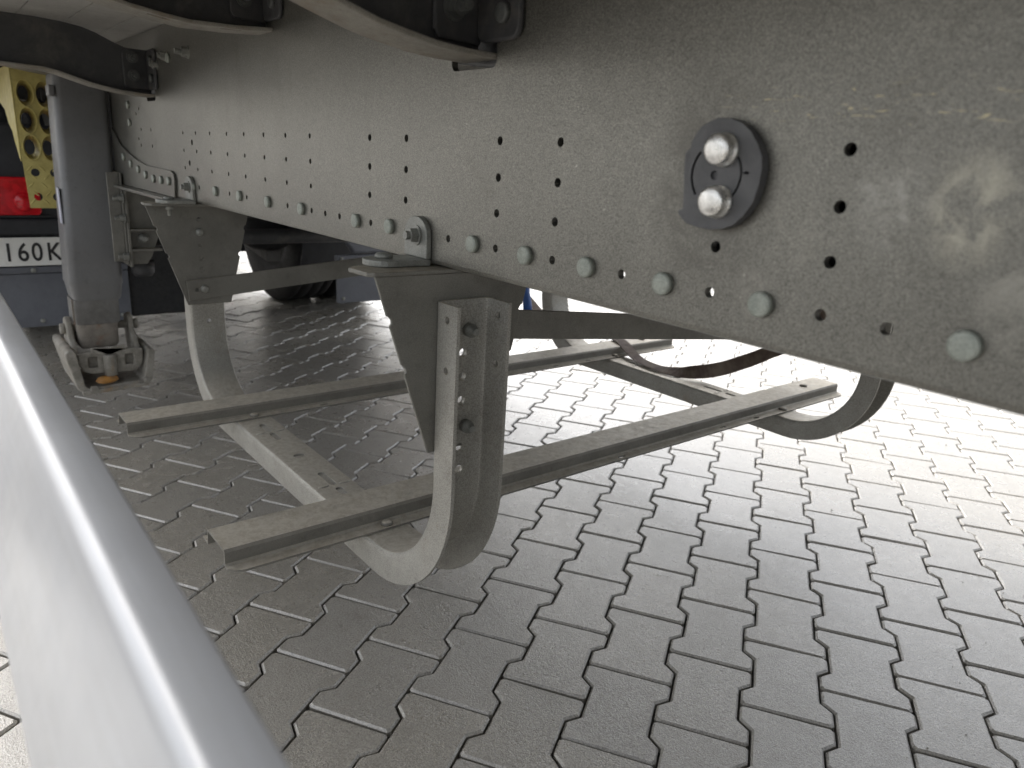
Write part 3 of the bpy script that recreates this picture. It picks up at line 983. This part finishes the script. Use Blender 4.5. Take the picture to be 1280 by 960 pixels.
def leaf():
    pts = [(0, .004), (.008, .014), (.02, .02), (.033, .024), (.044, .021), (.05, .017), (.058, .018), (.064, .01), (.066, .002), (.058, -.006), (.046, -.008), (.034, -.006), (.022, -.009), (.008, -.006)]
    v = [(-2.532 - .5 * b + .004 * math.sin(a * 110), .376 + a, .1545 + b * .75 + .003 * math.sin(a * 130)) for a, b in pts]
    c = len(v)
    v.append((-2.536, .407, .164))
    f = [(i, (i + 1) % c, c) for i in range(c)]
    o = tag(add('fallen_leaf', pyd('fallen_leaf', v, f, True), 'leaf'), 'orange dry leaf lying in the foot pan of the landing leg', 'leaf')
    so = o.modifiers.new('thick', 'SOLIDIFY')
    so.thickness = .0012
leaf()

# yellow wheel chock stowed behind the landing leg
chock = thing('wheel_chock', 'yellow perforated steel wheel chock stowed upright behind the landing leg', 'wheel chock', (-2.9, .37, .664))
CX0 = -2.9
plate = prism('perforated_plate', [(.302, .664), (.46, .664), (.468, 1.10), (.296, 1.10), (.296, .90), (.296, .82)], 'X', CX0 - .004, CX0, 'yellow', chock, .001)
big = [(y, z) for z in (1.019, .9375, .8545) for y in (.327, .378)]
small = [(y, z) for z in (.777, .7) for y in (.328, .381)]
def ell(y, z, ry, rz):
    return prism_me('e', [(y + ry * math.cos(2 * PI * k / 20), z + rz * math.sin(2 * PI * k / 20)) for k in range(20)], 'X', CX0 - .05, CX0 + .05)
holes(plate, [ell(y, z, .0225, .0385) for y, z in big] + [('X', (CX0, y, z), .0125, .02) for y, z in small])
def flare_me():
    n = 20
    v, f = [], []
    for x, s in ((.004, 1.06), (-.004, 1.02), (-.025, .86), (-.055, .66), (-.055, .62), (-.025, .82), (-.002, .965), (.004, 1.0)):
        for k in range(n):
            a = 2 * PI * k / n
            v.append((x, 0.0235 * s * math.cos(a), .039 * s * math.sin(a)))
    m = 8
    for i in range(m):
        for k in range(n):
            k2 = (k + 1) % n
            j = (i + 1) % m
            f.append((i * n + k, i * n + k2, j * n + k2, j * n + k))
    return pyd('flared_hole', v, f, True)
fm_ = flare_me()
fm_.materials.append(MAT['yellow'])
for y, z in big:
    add('flared_hole', fm_, None, chock, (CX0 - .001, y, z))
prism('side_plate', [(CX0 - .0005, .81), (CX0 - .02, .82), (CX0 - .10, .875), (CX0 - .12, .90), (CX0 - .20, .925), (CX0 - .26, .97), (CX0 - .55, 1.03), (CX0 - .55, 1.10), (CX0 - .0005, 1.10)], 'Y', .2915, .2955, 'yellow', chock, .001)
prism('side_plate', [(CX0 - .0045, .664), (CX0 - .03, .664), (CX0 - .05, .80), (CX0 - .06, 1.10), (CX0 - .0045, 1.10)], 'Y', .464, .4685, 'yellow', chock, .001)
rib = lathe_me('tread_rib', [(.012, 0), (.011, .0008), (.006, .0016), (.001, .0018)], 'X', 10)
rib.materials.append(MAT['yellow'])
for i in range(5):
    for j in range(4):
        o = add('tread_rib', rib, None, chock, (CX0, .312 + j * .036 + (i % 2) * .01, .685 + i * .026), (PI / 4 if (i + j) % 2 else -PI / 4, 0, 0))
        o.scale = (1, .25, 1)

# ------------------------------------------------------------------ tractor unit standing in front of the trailer
tractor = thing('tractor_unit', 'dark truck tractor rear with red tail light and white number plate', 'truck', (-4.4, YC, 0))
XT = -3.4
def fender(y0, y1):
    f_ = prism('mudflap', [(y0, .165), (y0 + .012, .158), (y1 - .012, .158), (y1, .165), (y1, .372), (y0, .372)], 'X', XT - .012, XT, 'flap', tractor, .004)
    box('flap_rail', XT - .03, XT + .006, y0, y1, .3735, .400, 'flap', f_, .004)
    for y in (y0 + .035, (y0 + y1) / 2 - .06, (y0 + y1) / 2 + .06, y1 - .035):
        add('rivet', round_me, None, f_, (XT, y, .183))
        add('rivet', round_me, None, f_, (XT + .006, y - .01, .386))
    return f_
fender(-.10, .67)
fender(1.617, 2.39)
near_back = prism('light_panel', [(-.10, .402), (.60, .402), (.66, .46), (.66, .80), (.60, .93), (-.10, .93)], 'X', XT - .05, XT - .008, 'black', tractor, .012)
box('panel_ledge', XT - .008, XT + .012, -.10, .655, .52, .585, 'black', tractor, .01)
far_back = prism('light_panel', [(1.72, .405), (2.39, .405), (2.39, .93), (1.70, .93), (1.65, .80), (1.65, .50)], 'X', XT - .05, XT - .008, 'flap', tractor, .012)
box('shade_panel', XT - .06, XT - .02, .672, 1.06, .168, .62, 'rubber', tractor, .01)  # added dark panel standing in for the shade under the tractor
# tail light
def tail(y0, y1):
    tl = prism('tail_light', rrect(y0, y1, .598, .738, .018), 'X', XT - .007, XT + .022, 'red', tractor, .006)
    add('round_lens', lathe_me('round_lens', [(.034, 0), (.034, .004), (.029, .010), (.018, .014), (.004, .016)], 'X', 24), 'red', tl, (XT + .022, y1 - .055, .648))
    box('lamp_housing', XT - .007, XT + .008, y0 - .02, y1 + .03, .588, .597, 'black', tl, .002)
    for k in range(7):
        box('lens_rib', XT + .0222, XT + .0235, y0 + .01, y1 - .10, .612 + k * .018, .614 + k * .018, 'red', tl, 0)
    return tl
tail(-.02, .388)
tail(1.90, 2.30)
# number plate
npl = prism('number_plate', rrect(.03, .548, .405, .513, .008), 'X', XT + .0065, XT + .0105, 'plate', tractor, .001)
rimp = add('plate_border', prism_me('plate_border', rrect(.03, .548, .405, .513, .008), 'X', XT + .0106, XT + .0118), 'plate', npl)
holes(rimp, [prism_me('in', rrect(.0345, .5435, .4095, .5085, .006), 'X', XT, XT + .03)])
def glyph(ch, y):
    cu = bpy.data.curves.new('character', 'FONT')
    cu.body = ch
    cu.size = .098
    cu.align_x = 'CENTER'
    cu.extrude = .0006
    cu.offset = .0012
    ob = bpy.data.objects.new('character', cu)
    COL.objects.link(ob)
    bpy.context.view_layer.update()
    me = bpy.data.meshes.new_from_object(ob.evaluated_get(bpy.context.evaluated_depsgraph_get()))
    bpy.data.objects.remove(ob)
    me.materials.clear()
    me.materials.append(MAT['ink'])
    o = add('character', me, None, None)
    o.matrix_basis = Matrix(((0, 0, 1, XT + .0113), (.80, 0, 0, y), (0, 1, 0, .4245), (0, 0, 0, 1)))
    par(o, npl)
for ch, y in zip('S160KO', (.213, .262, .309, .355, .412, .466)):
    glyph(ch, y)
# frame, axle and wheels
for y0 in (.76, 1.46):
    box('frame_rail', -9.0, XT - .3, y0, y0 + .07, .72, .98, 'dark', tractor, .006)
box('cross_member', XT - .30, XT - .22, .665, 1.64, .70, .92, 'dark', tractor, .01)
axl = add('axle', lathe_me('axle', [(.07, -.95), (.07, -.3), (.11, -.24), (.2, -.13), (.22, 0), (.2, .13), (.11, .24), (.07, .3), (.07, .95)], 'Y', 24), 'axle', tractor, (-4.42, YC, .50))
for y in (.78, 1.51):
    add('air_spring', lathe_me('air_spring', [(.08, .36), (.115, .38), (.12, .42), (.115, .5), (.1, .515), (.115, .53), (.12, .6), (.11, .66), (.08, .68)], 'Z', 24), 'rubber', tractor, (-4.05, y, 0))
    prism('spring_arm', [(-4.75, .50), (-4.75, .42), (-4.4, .36), (-3.95, .30), (-3.95, .36), (-4.35, .44)], 'Y', y - .04, y + .04, 'axle', tractor, .008)
def tyre_me():
    R, wd = .505, .142
    prof = [(.29, -.12), (.30, -.135), (.36, wd * -1.02), (.43, -wd), (.475, -.135), (.497, -.118), (R, -.1), (R, -.072), (R - .012, -.070), (R - .012, -.060), (R, -.058), (R, -.006), (R - .012, -.004), (R - .012, .004), (R, .006), (R, .058), (R - .012, .060), (R - .012, .070), (R, .072), (R, .1), (.497, .118), (.475, .135), (.43, wd), (.36, wd * 1.02), (.30, .135), (.29, .12)]
    return lathe_me('tyre', prof, 'Y', 56)
tm = tyre_me()
tm.materials.append(MAT['rubber'])
rm = lathe_me('rim', [(.288, -.1), (.27, -.09), (.255, .02), (.15, .05), (.14, .09), (.05, .095)], 'Y', 32)
rm.materials.append(MAT['axle'])
for y in (.19, .50, 1.79, 2.10):
    wl = add('wheel', tm, None, tractor, (-4.42, y, .502))
    wl['label'] = 'black twin tyre'
    add('rim', rm, None, wl, (-4.42, y, .502))
# quarter guards over the wheels
def guard_me(y0, y1):
    v, f = [], []
    n = 16
    for k in range(n + 1):
        a = math.radians(-28) + math.radians(236) * k / n
        for r, y in ((.585, y0), (.585, y1), (.592, y1), (.592, y0)):
            v.append((-4.42 + r * math.cos(a), y, .502 + r * math.sin(a)))
    for i in range(n):
        for k in range(4):
            f.append((i * 4 + k, i * 4 + (k + 1) % 4, i * 4 + 4 + (k + 1) % 4, i * 4 + 4 + k))
    f += [(0, 1, 2, 3), tuple(len(v) - 4 + k for k in range(4))]
    return pyd('mudguard', v, f, True)
for a, b in ((.0, .66), (1.63, 2.29)):
    g_ = add('mudguard', guard_me(a, b), 'black', tractor)
    g_.data.set_sharp_from_angle(angle=math.radians(30))

# drive train, tanks and cab, which stand in front and keep the light out from under the tractor
add('gearbox', lathe_me('gearbox', [(.05, 0), (.06, .5), (.07, .55), (.07, 1.2), (.16, 1.25), (.2, 1.7), (.26, 2.2), (.28, 3.2)], 'X', 20), 'axle', tractor, (-4.5, YC, .55), (0, 0, PI))
def tank(y0, y1, x0, x1):
    tk = prism('fuel_tank', rrect(y0, y1, .30, .86, .09), 'X', x0, x1, 'flap', tractor, .01)
    for k in range(2):
        xx = x0 + (x1 - x0) * (.25 + .5 * k)
        prism('tank_strap', rrect(y0 - .006, y1 + .006, .294, .866, .094), 'X', xx - .03, xx + .03, 'black', tk, 0)
tank(-.09, .60, -6.6, -5.1)
tank(1.72, 2.38, -7.2, -6.4)
box('side_skirt', -6.7, -5.05, -.13, -.105, .22, 1.0, 'flap', tractor, .01)
cabp = [(-7.0, .42), (-7.0, 1.05), (-7.05, 3.4), (-7.3, 3.75), (-8.6, 3.6), (-8.95, 3.2), (-9.2, 2.0), (-9.25, .9), (-9.2, .32), (-8.7, .28), (-8.6, .42)]
prism('cab', cabp, 'Y', -.10, 2.39, 'flap', tractor, .05)
for y in (.08, 2.21):
    wl = add('wheel', tm, None, tractor, (-8.05, y, .502))
    add('rim', rm, None, wl, (-8.05, y, .502))
# trailer bogie far behind the camera, out of the frame
for x in (4.6, 5.9, 7.2):
    for y in (.08, 2.21):
        wl = add('wheel', tm, None, trailer, (x, y, .502))
        add('rim', rm, None, wl, (x, y, .502))
    add('axle', lathe_me('axle', [(.06, -1.0), (.065, -.3), (.065, .3), (.06, 1.0)], 'Y', 16), 'axle', trailer, (x, YC, .5))
